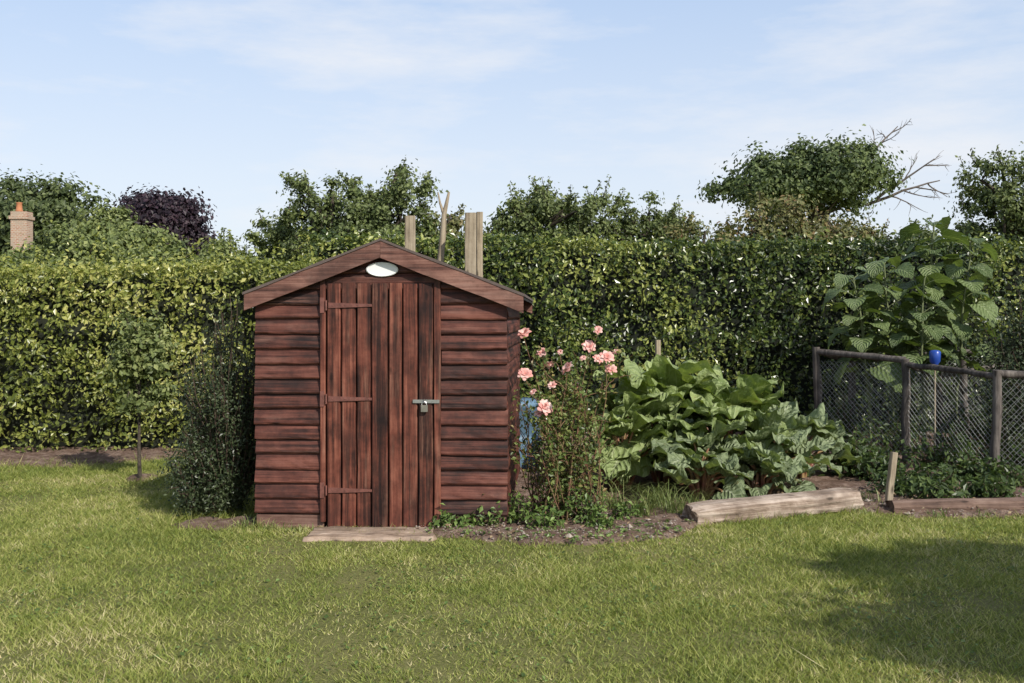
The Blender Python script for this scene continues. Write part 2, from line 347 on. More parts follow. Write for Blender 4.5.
def grass(name, n, y0, y1, xm):
    Y = np.sqrt(R.uniform(y0**2, y1**2, int(n*.55))); Y=np.concatenate([Y, R.uniform(y0,y1,n-len(Y))])
    X = R.uniform(-1,1,n)*(Y*.58+xm)
    P = np.stack([X,Y,0*X],-1); s=soil_s(X,Y); pat=noise(P,1.0,4)+.6*noise(P,3.3,7)
    keep = (s<.0)|((R.random(n)<.16)&(s<.2)); keep &= ~((np.abs(X+.93)<.9)&(Y>7.08)&(Y<9.3)); keep &= Y<10.75
    keep &= R.random(n)<np.clip(.75+.5*pat,.12,1)
    P=P[keep]; s=s[keep]; pat=pat[keep]; n=len(P)
    h = (.020+.008*pat+.004*noise(P,9,6))*R.uniform(.5,1.6,n)
    h = np.maximum(h,.007); edge=(s>-.07)&(R.random(n)<.5); h[edge]*=R.uniform(1,2.8,edge.sum())
    hi=P[:,1]>9.7; h[hi]*=1.5
    tall=R.random(n)<.01; h[tall]*=2.2
    th=R.uniform(0,6.28,n); wd=R.uniform(.0014,.0028,n)*(1+P[:,1]*.07)
    lean=R.uniform(.3,1.9,n)*h; ph=R.uniform(0,6.28,n)
    side=np.stack([np.cos(th)*wd,np.sin(th)*wd,0*th],-1)
    tip=P+np.stack([np.cos(ph)*lean,np.sin(ph)*lean,h],-1)
    V=np.stack([P-side,P+side,tip],1).reshape(-1,3)
    make(name,[(V,np.arange(3*n).reshape(n,3),0)],M_grass)
grass('lawn_grass', 640000, 3.4, 10.9, 1.0)
n=11000; Y=R.uniform(3.5,9.5,n); X=R.uniform(-1,1,n)*(Y*.58+.6); P=np.stack([X,Y,0*X+R.uniform(.008,.022,n)],-1); k=(noise(P*[1,1,0],1.6,2)>.05)&(soil_s(X,Y)<-.05); P=P[k]
v,f=leafquads(P,np.tile([0,0,1.],(len(P),1)),.02,R,jit=.3,wr=.8); make('lawn_clover',[(v,f,0)],M_low)

# ---------------------------------------------------------------- hedges
def hedge(name, p0, p1, h0, h1, thick, mat, core, dens, lsz, seed, amp=.1, wild=.06, gapk=.8):
    rng=np.random.default_rng(seed); p0=np.array([*p0,0.]); p1=np.array([*p1,0.]); Ln=np.linalg.norm(p1-p0)
    t=(p1-p0)/Ln; n=np.array([t[1],-t[0],0.])
    if n[1]>0: n=-n
    UZ=np.array([0,0,1.])
    def bulge(s,z): 
        q=np.stack([s,z*1.2,0*s+seed],-1); return amp*(noise(q,.8,seed)+.6*noise(q,2.6,seed+2))
    def H(s):
        q=np.stack([s,0*s,0*s+seed],-1); return h0+(h1-h0)*s/Ln+.045*noise(q,1.2,seed+1)
    e=empty(name)
    ns=int(Ln/.15)+2; nz=14; S,Q=np.meshgrid(np.linspace(0.05,Ln-.05,ns),np.linspace(0,1,nz),indexing='ij')
    Z=Q*(H(S)-.12); D=bulge(S,Z)-.26
    D=np.where(Z<.15,D-.05,D)
    V1=p0+S[...,None]*t+D[...,None]*n+Z[...,None]*UZ
    Vb=p0+S[...,None]*t+(-thick)*n+Z[...,None]*UZ
    V=np.concatenate([V1,Vb[:,::-1]],1); nn=2*nz
    i,j=np.meshgrid(np.arange(ns-1),np.arange(nn),indexing='ij'); F=np.stack([i*nn+j,(i+1)*nn+j,(i+1)*nn+(j+1)%nn,i*nn+(j+1)%nn],-1).reshape(-1,4)
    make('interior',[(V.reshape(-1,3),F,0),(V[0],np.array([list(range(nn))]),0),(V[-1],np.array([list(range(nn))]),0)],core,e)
    parts=[]
    area=Ln*max(h0,h1); nc=int(area*60); s=rng.uniform(0,Ln,nc); z=rng.uniform(0.0,1,nc)**.85*H(s)
    q=np.stack([s,z,0*s],-1); gap=noise(q,1.7,seed+3)+.6*noise(q,5,seed+4)+.35*(z/h0-.5)
    k=(rng.random(nc)<np.clip(.9+gap*gapk,.04,1))&(rng.random(nc)<np.clip(.3+z*2.2,0,1)); s=s[k];z=z[k]; nc=len(s)
    d=bulge(s,z)+rng.normal(0,.05,nc)+.02
    CC=p0+s[:,None]*t+d[:,None]*n+z[:,None]*UZ; CN=nrm(n+np.array([0,0,.4])+rng.normal(0,.5,(nc,3)))
    per=int(dens/60*.62); ci=np.repeat(np.arange(nc),per); N=len(ci)
    off=rng.normal(0,1,(N,3))*np.array([.06,.035,.055]); P=CC[ci]+off+CN[ci]*rng.uniform(-.05,.04,(N,1))
    v,f=leafquads(P,CN[ci]+n*.3,lsz,rng,jit=.45,lv=.35); parts.append((v,f,0))
    N=int(area*dens*.42); s=rng.uniform(0,Ln,N); z=rng.uniform(0,1,N)*H(s); k=rng.random(N)<np.clip(.35+z*2.2,0,1); s=s[k];z=z[k]
    d=bulge(s,z)-rng.uniform(.03,.26,len(s)); P=p0+s[:,None]*t+d[:,None]*n+z[:,None]*UZ
    v,f=leafquads(P,np.tile(n+np.array([0,0,.45]),(len(P),1)),lsz,rng,jit=.6,lv=.35); parts.append((v,f,0))
    N=int(Ln*(thick+.1)*dens*.8); s=rng.uniform(0,Ln,N); dd=rng.uniform(-thick,.05,N); z=H(s)+rng.normal(0,.025,N)+(rng.random(N)<.3)*rng.exponential(wild,N)
    P=p0+s[:,None]*t+(dd+bulge(s,z))[:,None]*n+z[:,None]*UZ
    v,f=leafquads(P,np.tile(np.array([0,-.3,1.]),(N,1)),lsz,rng,jit=.7,down=0); parts.append((v,f,0))
    for _ in range(int(Ln*16)):
        s=rng.uniform(0,Ln); base=p0+s*t-rng.uniform(0,thick)*n+np.array([0,0,float(H(np.array([s]))[0])]); hh=rng.exponential(wild*1.8)+.03
        a=nrm(np.array([rng.normal(0,.3),rng.normal(0,.3),1.])); m_=int(5+hh*60)
        P=base+a*(rng.uniform(0,hh,(m_,1)))+rng.normal(0,.012,(m_,3)); v,f=leafquads(P,rng.normal(size=(m_,3))+[0,-.5,.5],lsz*.85,rng); parts.append((v,f,0))
    for _ in range(int(area*6)):
        s=rng.uniform(0,Ln); z=rng.uniform(.3,1)*float(H(np.array([s]))[0]); base=p0+s*t+n*float(bulge(np.array([s]),np.array([z]))[0])+z*UZ
        a=nrm(n*.7+np.array([rng.normal(0,.4),0,rng.uniform(.1,1.)])); hh=rng.uniform(.05,.18); P=base+a*rng.uniform(0,hh,(9,1))+rng.normal(0,.014,(9,3))
        v,f=leafquads(P,rng.normal(size=(9,3))*.5+n+[0,0,.6],lsz,rng); parts.append((v,f,0))
    make('leaves',parts,mat,e); return e
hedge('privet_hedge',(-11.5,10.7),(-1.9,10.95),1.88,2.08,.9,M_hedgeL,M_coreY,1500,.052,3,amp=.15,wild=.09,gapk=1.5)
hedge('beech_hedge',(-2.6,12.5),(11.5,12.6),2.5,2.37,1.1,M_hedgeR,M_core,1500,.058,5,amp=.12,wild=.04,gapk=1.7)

# ---------------------------------------------------------------- trees
def tree(name, x, y, top, bot, rx, ry, mat, seed, ncl=90, per=150, lsz=.12, bark=None, trunk_r=.15, clr=.22, lump=.25, twigs=0, shell=.5):
    rng=np.random.default_rng(seed); e=empty(name,(x,y,0)); bark=bark or M_bark
    cz=(top+bot)/2; rz=(top-bot)/2
    d=nrm(rng.normal(size=(ncl,3))); rr=rng.uniform(0,1,ncl)**shell
    lum=1+lump*noise(d,1.6,seed)
    C=d*(rr*lum)[:,None]*np.array([rx,ry,rz])*.88+np.array([0,0,cz])
    parts=[]
    trp=np.array([[0,0,-.05],[rng.normal(0,.05)*rx,0,bot*.6],[rng.normal(0,.08)*rx,rng.normal(0,.08)*rx,cz],[rng.normal(0,.1)*rx,0,cz+rz*.7]])
    k=np.linspace(0,3,13); tp=np.stack([np.interp(k,range(4),trp[:,q]) for q in range(3)],1)
    addtube(parts,tp,np.linspace(1,.15,13)*trunk_r,8)
    for c in C[:max(14,len(C)//3)]:
        f=rng.uniform(.35,.8); b=np.array([np.interp(f*12,range(13),tp[:,q]) for q in range(3)]); b[2]=min(b[2],c[2]+rz*.1)
        mid=(b+c)/2+rng.normal(0,.08,3)*rx+[0,0,.08*rz]; L=np.array([b,(b+mid)/2+rng.normal(0,.02,3)*rx,mid,(mid+c)/2,c])
        addtube(parts,L,np.linspace(.38,.06,5)*trunk_r,5)
    for _ in range(twigs):
        c=C[rng.integers(len(C))]; dr=nrm((c-[0,0,cz])/[rx,ry,rz]+rng.normal(0,.35,3)+[0,0,.45]); l=rng.uniform(.25,.8)*rx*.5
        P=np.array([c,c+dr*l*.5+rng.normal(0,.03,3),c+dr*l]); addtube(parts,P,np.array([.010,.006,.003])*(1+rx*.25),4)
        m_=32; u=rng.uniform(.1,1,(m_,1)); Q=c+dr*l*u+rng.normal(0,.04,(m_,3))*(1+rx*.15)*(1.25-u*.7); v,f=leafquads(Q,rng.normal(size=(m_,3))+[0,-.3,.5],lsz*.85,rng); parts.append((v,f,1))
    n=len(C)*per; ci=rng.integers(0,len(C),n); csz=clr*(rx*ry*rz)**(1/3)*rng.uniform(.5,1.4,len(C))
    g=nrm(rng.normal(size=(n,3)))*(rng.uniform(0,1,(n,1))**.6)*(1+.3*rng.normal(size=(n,1)).clip(-2,2))*np.array([1.15,1.15,.8])
    P=C[ci]+g*csz[ci][:,None]
    N=g+ (C[ci]-[0,0,cz])/np.array([rx,ry,rz])*.5+[0,-.15,.35]
    v,f=leafquads(P,N,lsz,rng,jit=.5,wr=.65); parts.append((v,f,1))
    bp=[p for p in parts if p[2]==0]; lp=[(p[0],p[1],0) for p in parts if p[2]==1]
    make('trunk_and_limbs',bp,bark,e,smooth=True); make('crown',lp,mat,e)
    return e
def at(u,D): return (u-512)*D/F_PX
def zt(v,D): return CH-(v-HOR)*D/F_PX
tree('green_tree',at(32,55),55,zt(172,55),3,4.6,4,M_treeD,11,170,190,.26,trunk_r=.35,lump=.15,clr=.26)
tree('lime_tree',at(112,38),38,zt(206,38),2.0,2.6,2,M_treeL,12,100,170,.17,trunk_r=.2,clr=.26)
tree('copper_beech_tree',at(160,52),52,zt(184,52),2.8,2.75,2.5,M_purple,13,180,240,.22,trunk_r=.3,lump=.06,clr=.32)
tree('bushy_tree',at(66,26),26,zt(226,26),1.0,1.9,1.4,M_treeL,14,90,160,.12,clr=.26)
tree('bushy_tree',at(-10,24),24,zt(243,24),1.0,1.7,1.4,M_treeG,15,80,150,.12,clr=.26)
tree('bushy_tree',at(165,24),24,zt(240,24),1.0,1.5,1.4,M_treeL,16,80,150,.12,clr=.26)
tree('hawthorn_tree',at(225,17),17,zt(236,17),1.0,1.2,1.0,M_treeL,17,90,170,.075,twigs=40,clr=.26)
tree('hazel_tree',at(388,17.5),17.5,zt(148,17.5),1.6,.95,.9,M_treeG,18,85,170,.068,lump=.3,twigs=170,clr=.21)
tree('hazel_tree',at(328,17),17,zt(168,17),1.5,.9,.8,M_treeG,118,80,170,.068,lump=.3,twigs=150,clr=.21)
tree('hazel_tree',at(286,18),18,zt(204,18),1.4,.8,.8,M_treeL,19,60,150,.075,lump=.3,twigs=70,clr=.26)
tree('apple_tree',at(440,20),20,zt(198,20),1.6,1.1,1.0,M_treeB,20,75,150,.085,twigs=60,clr=.25)
tree('field_maple_tree',at(550,22),22,zt(172,22),1.8,1.55,1.2,M_treeG,21,115,180,.085,lump=.25,twigs=170,clr=.22)
tree('hawthorn_tree',at(640,23),23,zt(194,23),1.8,1.4,1.1,M_treeG,22,85,150,.085,lump=.3,twigs=150,clr=.22)
tree('apple_tree',at(700,21),21,zt(215,21),1.4,1.1,1,M_treeB,23,70,150,.085,twigs=70,clr=.26)
tree('apple_tree',at(765,22),22,zt(188,22),1.5,1.4,1.2,M_treeB,24,90,160,.09,lump=.25,twigs=120,clr=.25)
tree('apple_tree',at(840,22),22,zt(204,22),1.5,1.5,1.2,M_treeB,124,90,160,.09,lump=.25,twigs=110,clr=.25)
tree('apple_tree',at(905,23),23,zt(220,23),1.4,1.3,1.2,M_treeG,25,80,140,.09,twigs=50,clr=.26)
tree('hawthorn_tree',at(1010,20),20,zt(140,20),1.6,1.15,1.1,M_treeG,26,95,160,.08,lump=.3,twigs=150,clr=.23)
tree('hawthorn_tree',at(960,21),21,zt(216,21),1.4,.9,.8,M_treeG,27,60,140,.085,twigs=40,clr=.26)
oak=tree('oak_tree',at(812,48),48,zt(136,48),zt(222,48),4.7,3.8,M_treeOak,28,125,250,.21,trunk_r=.4,lump=.25,clr=.26,shell=.5)
parts=[]; rng=np.random.default_rng(5)
def deadbranch(p,dr,l,r,depth):
    n=6; P=[p]; d=dr
    for i in range(n):
        d=nrm(d+rng.normal(0,.12,3)); P.append(P[-1]+d*l/n)
    P=np.array(P); addtube(parts,P,np.linspace(r,r*.3,n+1),5)
    if depth>0:
        for q in (2,3,4,5): deadbranch(P[q],nrm(d+rng.normal(0,.55,3)),l*.42,r*.45,depth-1)
deadbranch(np.array([2.6,0,zt(205,48)]),nrm(np.array([.9,-.1,.32])),3.6,.09,2)
deadbranch(np.array([2.6,0,zt(165,48)]),nrm(np.array([.6,-.1,.8])),2.6,.08,2)
deadbranch(np.array([3.0,-.2,zt(200,48)]),nrm(np.array([.9,-.1,.5])),3.2,.08,2)
make('dead_branches',parts,M_deadwood,oak,smooth=True)
rng=np.random.default_rng(9); n=26000; X=rng.uniform(-120,120,n); Hh=4.5+1.8*noise(np.stack([X,0*X,0*X],-1),.12,2)
P=np.stack([X,130+rng.normal(0,2.5,n),np.abs(Hh)*rng.uniform(0,1,n)**.6],-1); v,f=leafquads(P,np.tile([0,-1.,.6],(n,1)),.9,rng,wr=.8)
make('distant_treeline',[(v,f,0)],M_treeG)
tree('garden_tree',6.15,.72,4.7,2.6,1.2,.95,M_treeG,31,80,260,.11,trunk_r=.12,clr=.32)
tree('garden_tree',6.15,2.45,3.9,3.0,1.9,.5,M_treeG,32,65,190,.1,trunk_r=.1,clr=.28)

# ---------------------------------------------------------------- brick house
m, nt, out = newmat('brick'); co=objco(nt); br=nt.nodes.new('ShaderNodeTexBrick')
cmb=nt.nodes.new('ShaderNodeSeparateXYZ'); nt.links.new(co,cmb.inputs[0]); cb=nt.nodes.new('ShaderNodeCombineXYZ')
nt.links.new(mth(nt,'ADD',cmb.outputs[0],cmb.outputs[1]),cb.inputs[0]); nt.links.new(cmb.outputs[2],cb.inputs[1]); nt.links.new(cb.outputs[0],br.inputs['Vector'])
br.inputs['Color1'].default_value=(.3,.12,.07,1); br.inputs['Color2'].default_value=(.42,.26,.17,1); br.inputs['Mortar'].default_value=(.5,.44,.36,1)
br.inputs['Scale'].default_value=3.2; br.inputs['Mortar Size'].default_value=.035
p=nt.nodes.new('ShaderNodeBsdfPrincipled'); nt.links.new(mixc(nt,ramp(nt,[(.4,(0,0,0)),(.65,(1,1,1))],noi(nt,co,3,5)),br.outputs[0],(.36,.29,.22)),p.inputs['Base Color']); p.inputs['Roughness'].default_value=.9; nt.links.new(p.outputs[0],out.inputs[0]); M_brick=m
M_tile=plain('roof_tile',(.16,.08,.055),.8,nscale=3,var=.4); M_pot=plain('chimney_pot_clay',(.5,.2,.09),.8,nscale=6); M_glass=plain('window_glass',(.03,.04,.05),.1); M_white=plain('white_paint',(.75,.75,.72),.5,var=.05)
hx=at(20,42); he=empty('brick_house',(hx-3.75,42,0)); hp=[]
v,f=box(-4,4,0,6,0,2.5); hp.append((v,f,0))
for xx in (-4,4): hp.append(([[xx,0,2.5],[xx,6,2.5],[xx,3,4.2]],[[0,1,2]],0))
make('walls',hp,M_brick,he)
make('roof',[([[-4.3,-.4,2.35],[4.3,-.4,2.35],[4.3,3,4.35],[-4.3,3,4.35]],[[0,1,2,3]],0),([[-4.3,6.4,2.35],[4.3,6.4,2.35],[4.3,3,4.35],[-4.3,3,4.35]],[[0,1,2,3]],0)],M_tile,he)
cp=[]; cx=2.35; zc=zt(212,45)
for (a,b_,z0,z1) in ((.36,.3,2.6,zc-.35),(.42,.36,zc-.35,zc-.2),(.36,.3,zc-.2,zc)):
    v,f=box(cx-a,cx+a,3-b_,3+b_,z0,z1); cp.append((v,f,0))
make('chimney_stack',cp,M_brick,he)
v,f=lathe([(.14,zc),(.17,zc+.05),(.14,zc+.1),(.12,zc+.38),(.15,zc+.42),(.11,zc+.43),(.1,zc)],16,(cx-.12,3,0)); make('chimney_pot',[(v,f,0)],M_pot,he,smooth=True)
for xx in (-2.5,0,2.4):
    v,f=box(xx-.55,xx+.55,-.04,.02,.9,2.0); v2,f2=box(xx-.48,xx-.03,-.05,-.03,.97,1.93); v3,f3=box(xx+.03,xx+.48,-.05,-.03,.97,1.93)
    make('window',[(v,f,0),(v2,f2,1),(v3,f3,1)],[M_white,M_glass],he)

# ---------------------------------------------------------------- shed
SX=-.935; SY=7.1
shed=empty('garden_shed',(SX,SY,0),(0,0,math.radians(-2.8)))
HW=.905; DP=2.05; PK=2.05; SL=.385; XP=.01
def roofz(x): return PK-SL*abs(x-XP)
cv=[]
for y in (.0,DP):
    for (x,z) in ((-HW+.02,.06),(HW-.02,.06),(HW-.02,roofz(HW)-.06),(XP,PK-.06),(-HW+.02,roofz(-HW)-.06)): cv.append([x,y,z])
cf4=[[0,1,6,5],[1,2,7,6],[2,3,8,7],[3,4,9,8],[4,0,5,9]]
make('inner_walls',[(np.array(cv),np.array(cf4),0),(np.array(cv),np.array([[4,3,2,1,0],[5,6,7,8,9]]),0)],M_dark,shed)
def board(parts,xa0,xb0,xa1,xb1,z0,z1,axis='x',sgn=-1,off=0,rng=R):
    prof=[(0.0,.002),(.12,.006),(.3,.014),(.6,.023),(.88,.028),(.97,.024),(1.0,.010)]
    ns=8; V=[]; jz=rng.normal(0,.0022,ns).cumsum()*.6; tilt=rng.normal(0,.002); xs=rng.normal(0,.004,2)
    for i in range(ns):
        u=i/(ns-1)
        for (t,d) in prof+[(1.0,-.003),(0,-.003)]:
            z=z1+(z0-z1)*t; xa=xa1+(xa0-xa1)*t; xb=xb1+(xb0-xb1)*t
            a=xa+xs[0]+(xb+xs[1]-xa-xs[0])*u; zz=z+(jz[i]+tilt if t>.8 else 0); dd=d*rng.uniform(.93,1.07)
            V.append([a,off+sgn*dd,zz] if axis=='x' else [off+sgn*dd,a,zz])
    k=len(prof)+2; F=[]
    for i in range(ns-1):
        for j in range(k): F.append([i*k+j,i*k+(j+1)%k,(i+1)*k+(j+1)%k,(i+1)*k+j])
    V=np.array(V); parts.append((V,np.array(F),0)); parts.append((V[:k],np.array([list(range(k))]),0)); parts.append((V[-k:],np.array([list(range(k))]),0))
parts=[]; BH=.107; z=.1
while z<PK-.08:
    z1=z+BH
    def lim(zz): return min(HW,(PK-.05-zz)/SL)
    ob,ot=lim(z),max(lim(z1+.008),.02)
    if z1<1.80:
        board(parts,-ob,-.425,-ot,-.425,z,z1+.008); board(parts,.43,ob,.43,ot,z,z1+.008)
    else:
        board(parts,-ob,ob,-ot,ot,z,z1+.008)
    z=z1
make('front_weatherboards',parts,M_sidx,shed,smooth=False)
parts=[]; z=.1
while z<roofz(HW)-.09:
    board(parts,.0,DP,.0,DP,z,z+BH+.008,'y',1,HW-.02); board(parts,.0,DP,.0,DP,z,z+BH+.008,'y',-1,-HW+.02); z+=BH
make('side_weatherboards',parts,M_sidy,shed)
parts=[]; z=.1
while z<PK-.1:
    l=min(HW,(PK-.06-z-BH)/SL)
    if l>0.05: board(parts,-min(HW,(PK-.05-z)/SL),min(HW,(PK-.05-z)/SL),-l,l,z,z+BH+.008,'x',1,DP)
    z+=BH
make('rear_weatherboards',parts,M_sidx,shed)
parts=[]
for (a,b_) in ((-HW+.01,-.41),(.4,HW-.01)):
    v,f=box(a,b_,-.012,.03,.0,.095); parts.append((v,f,0))
make('plinth_boards',parts,woodmat('plinth_wood',[(.3,(.04,.02,.015)),(.5,(.15,.08,.062)),(.75,(.3,.19,.15))],'x',fine=30),shed)
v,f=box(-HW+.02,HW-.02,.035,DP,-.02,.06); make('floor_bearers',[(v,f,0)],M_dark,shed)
parts=[]
box_bev(parts,-.43,-.392,-.043,-.002,.05,1.80,.004,jit=.001); box_bev(parts,.386,.432,-.043,-.002,.04,1.78,.004,jit=.001)
make('door_frame',parts,M_door,shed)
parts=[]
v,f=box(-.391,.385,-.027,-.003,1.752,1.79); parts.append((v,f,0)); make('door_header',parts,M_sidx,shed)
parts=[]; edges=[-.386,-.281,-.172,-.062,.058,.158,.268,.382]
for i in range(7):
    pr=-.050 if i==3 else -.032-R.uniform(0,.006)
    box_bev(parts,edges[i]+.0045,edges[i+1]-.0045,pr,-.004,.012+R.uniform(-.008,.008),1.748+R.uniform(-.005,.003),.008,jit=.0013)
make('door_boards',parts,M_door,shed)
def slope_board(parts,x0,x1,zt0,h,y0,y1,ns=8):
    xs=np.linspace(x0,x1,ns); V=[]
    for x in xs:
        t=roofz(x)+zt0
        for (y,zz) in ((y0,t),(y0,t-h),(y1,t-h),(y1,t)): V.append([x,y,zz+R.normal(0,.0015)])
    F=[[i*4+j,i*4+(j+1)%4,(i+1)*4+(j+1)%4,(i+1)*4+j] for i in range(ns-1) for j in range(4)]
    V=np.array(V); parts.append((V,np.array(F),0)); parts.append((V[:4],np.array([[0,1,2,3]]),0)); parts.append((V[-4:],np.array([[0,1,2,3]]),0))
parts=[]; slope_board(parts,-.965,XP-.001,.0,.122,-.085,-.062); slope_board(parts,XP+.001,1.02,.0,.124,-.087,-.064)
make('barge_boards',parts,M_barge,shed)
parts=[]; slope_board(parts,-.965,XP-.001,.0,.115,DP+.05,DP+.07); slope_board(parts,XP+.001,1.02,.0,.118,DP+.05,DP+.07)
make('rear_barge_boards',parts,M_barge,shed)
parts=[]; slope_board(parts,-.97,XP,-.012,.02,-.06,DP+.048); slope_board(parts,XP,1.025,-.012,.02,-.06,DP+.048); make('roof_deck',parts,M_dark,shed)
parts=[]; slope_board(parts,-.975,XP,.012,.018,-.092,DP+.075); slope_board(parts,XP,1.03,.012,.018,-.092,DP+.075); make('roof_felt',parts,M_felt,shed)
th=np.linspace(0,2*np.pi,33)[:-1]; V=[]
for (s,y) in ((1,-.030),(1,-.038),(.93,-.042),(.85,-.040)):
    for t in th: V.append([.015+.115*s*np.cos(t),y,1.845+.052*s*np.sin(t)])
F=[[i*32+j,i*32+(j+1)%32,(i+1)*32+(j+1)%32,(i+1)*32+j] for i in range(3) for j in range(32)]
V=np.array(V); make('oval_plaque',[(V,np.array(F),0),(V[-32:],np.array([list(range(32))]),0)],M_plaque,shed)
for hz in (1.59,.925,.275):
    parts=[]; o=-.0395
    zz=hz; L0,L1=-.37,-.055
    V=np.array([[L0,o,zz-.02],[L1,o,zz-.009],[L1+.01,o,zz],[L1,o,zz+.009],[L0,o,zz+.02]]); V2=V.copy(); V2[:,1]-=.005
    parts.append((V2,np.array([[0,1,2,3,4]]),0))
    A=np.vstack([V,V2]); parts.append((A,np.array([[i,(i+1)%5,5+(i+1)%5,5+i] for i in range(5)]),0))
    v,f=box(-.428,-.398,-.049,-.0435,zz-.055,zz+.055); parts.append((v,f,0))
    addtube(parts,[[-.384,-.049,zz-.035],[-.384,-.049,zz+.035]],.007,8)
    for sx in (-.34,-.25,-.16,-.08):
        v,f=lathe([(.0045,0),(.004,.002),(.0001,.003)],8); v=v[:,[0,2,1]]*[1,-1,1]+[sx,o-.005,zz]; parts.append((v,f,0))
    make('strap_hinge',parts,M_iron,shed)
parts=[]; v,f=box(.235,.375,-.045,-.040,.898,.922); parts.append((v,f,0)); v,f=box(.375,.425,-.0515,-.0465,.898,.922); parts.append((v,f,0))
a=np.linspace(0,np.pi,9); addtube(parts,np.stack([.318+0*a,-.045-.022*np.sin(a),.91+.014*np.cos(a)],-1),.0035,6)
addtube(parts,np.stack([.318+.017*np.cos(np.linspace(np.pi,0,9)),0*a-.058,.885+.026*np.sin(np.linspace(np.pi,0,9))],-1),.0035,6)
make('hasp_and_shackle',parts,M_steel,shed,smooth=False)
parts=[]; box_bev(parts,.293,.343,-.068,-.050,.838,.885,.004); make('padlock',parts,M_brass,shed)

# doorstep
nx,ny=34,10; X,Y=np.meshgrid(np.linspace(0,1,nx),np.linspace(0,1,ny),indexing='ij')
XX=-1.42+X*.9+ (Y-.5)*.02; YY=6.66+Y*.42; P=np.stack([XX,YY,0*XX],-1)
YY=YY+noise(P,5,1)*.035; XX=XX+noise(P,6,2)*.03
ZZ=.026+noise(P,8,3)*.009; edge=(X==0)|(X==1)|(Y==0)|(Y==1); ZZ=np.where(edge,-.01,ZZ)
i,j=np.meshgrid(np.arange(nx-1),np.arange(ny-1),indexing='ij'); F=np.stack([i*ny+j,(i+1)*ny+j,(i+1)*ny+j+1,i*ny+j+1],-1).reshape(-1,4)
make('doorstep_slab',[(np.stack([XX,YY,ZZ],-1).reshape(-1,3),F,0)],M_step,smooth=False)

def squarepost(name,x,y,w,d,h,rot=0,lean=(0,0),mat=M_post):
    parts=[]; box_bev(parts,-w/2,w/2,-d/2,d/2,-.05,h,.006,jit=.001)
    o=make(name,parts,mat); o.location=(x,y,0); o.rotation_euler=(lean[0],lean[1],rot); return o
squarepost('timber_post',at(410,9.6),9.6,.1,.08,zt(216,9.6),.05)
squarepost('timber_post',at(470.5,9.6),9.6,.105,.09,zt(213,9.6),-.03)
squarepost('timber_post',at(479.5,9.7),9.72,.06,.08,zt(212,9.7),.1)
parts=[]; P=[px(u,v,9.9) for u,v in ((438,330),(440,265),(443,235),(444,215),(449,192))]; addtube(parts,P,[.04,.035,.032,.026,.012],7)
addtube(parts,[px(444,215,9.9),px(440,203,9.9),px(438,192,9.9)],[.018,.012,.006],5); addtube(parts,[px(438,330,9.9),px(438,475,9.9)],[.04,.045],7)
make('rustic_branch_pole',parts,M_post,smooth=True)

bx,by=-.02,9.9; v,f=lathe([(.0,0.),(.26,0.),(.29,.05),(.31,.3),(.31,.34),(.295,.36),(.31,.38),(.3,.62),(.315,.63),(.315,.67),(.28,.69),(.0,.7)],32,(bx,by,0))
make('blue_water_butt',[(v,f,0)],M_blue,smooth=True)

squarepost('wooden_stake',at(888,7.85),7.85,.05,.04,zt(452,7.85),.2,(0,math.radians(7)))
squarepost('wooden_stake',at(668,8.9),9.5,.045,.04,zt(340,9.5),.2)

def log(name,a,b,r,hs,mat,seed,sq=.6):
    a=np.array(a);b=np.array(b); n=48; k=22; L=np.linalg.norm(b-a)
    V=[]; t=(b-a)/L; ang=math.atan2(t[1],t[0])
    for i in range(n):
        u=i/(n-1)
        for j in range(k):
            th=2*np.pi*j/k; c,s=math.cos(th),math.sin(th); rr=r/ (abs(c)**(1/sq*2)+abs(s)**(1/sq*2))**(sq/2)
            q=np.array([[u*L*1.5,c,s]]); rr*=1+.08*noise(q,1.3,seed)[0]+.06*noise(q*[.6,1,1],5,seed+2)[0]
            rr*= (1-.15*abs(2*u-1)**10)
            V.append([u*L+.03*noise(q,2,seed+1)[0]*(abs(2*u-1)**6),rr*c,rr*s*hs])
    V=np.array(V); F=[[i*k+j,i*k+(j+1)%k,(i+1)*k+(j+1)%k,(i+1)*k+j] for i in range(n-1) for j in range(k)]
    o=make(name,[(V,np.array(F),0),(V[:k],np.array([list(range(k))[::-1]]),0),(V[-k:],np.array([list(range(k))]),0)],mat,smooth=False)
    o.location=a; o.rotation_euler=(0,-math.asin(t[2]),ang); return o
log('sleeper_log',(1.30,7.26,.05),(2.68,7.84,.07),.115,.8,M_log,4)
log('sleeper_log',(2.92,7.68,.03),(5.6,7.8,.035),.1,.7,M_log2,6)

# ---------------------------------------------------------------- rustic fence enclosure
fe=empty('rustic_garden_fence'); parts=[]
def pole(a,b,r0,r1,wob=.007,n=7):
    a=np.array(a,float);b=np.array(b,float); u=np.linspace(0,1,n)[:,None]; P=a+(b-a)*u+R.normal(0,wob,(n,3))*np.array([1,1,.7]); P[0]=a;P[-1]=b
    addtube(parts,P,np.linspace(r0,r1,n)*(1+R.normal(0,.05,n)),8)
posts=[(816,347,11.0),(852,357,11.9),(905,359,10.2),(962,347,12.0),(938,372,11.2),(997,370,9.2),(1075,372,9.2),(1050,352,12.0)]
PT={}
for (u,v,D) in posts:
    t=px(u,v,D); pole((t[0]+R.normal(0,.02),t[1],-.05),t,.05,.042); PT[u]=t
dz=np.array([0,0,-.05])
pole(PT[816]+dz,PT[905]+dz*.2,.034,.032); pole(PT[905]+dz,PT[938]+dz,.03,.026); pole(PT[938]+dz,PT[1050]+dz,.028,.024)
pole(PT[852]+dz,PT[962]+dz,.026,.022); pole(PT[962]+dz,PT[1050]+dz,.026,.022); pole(PT[997]+dz*.6,PT[1075]+dz,.038,.034); pole(PT[905]+dz,PT[997]+dz*1.2,.03,.03)
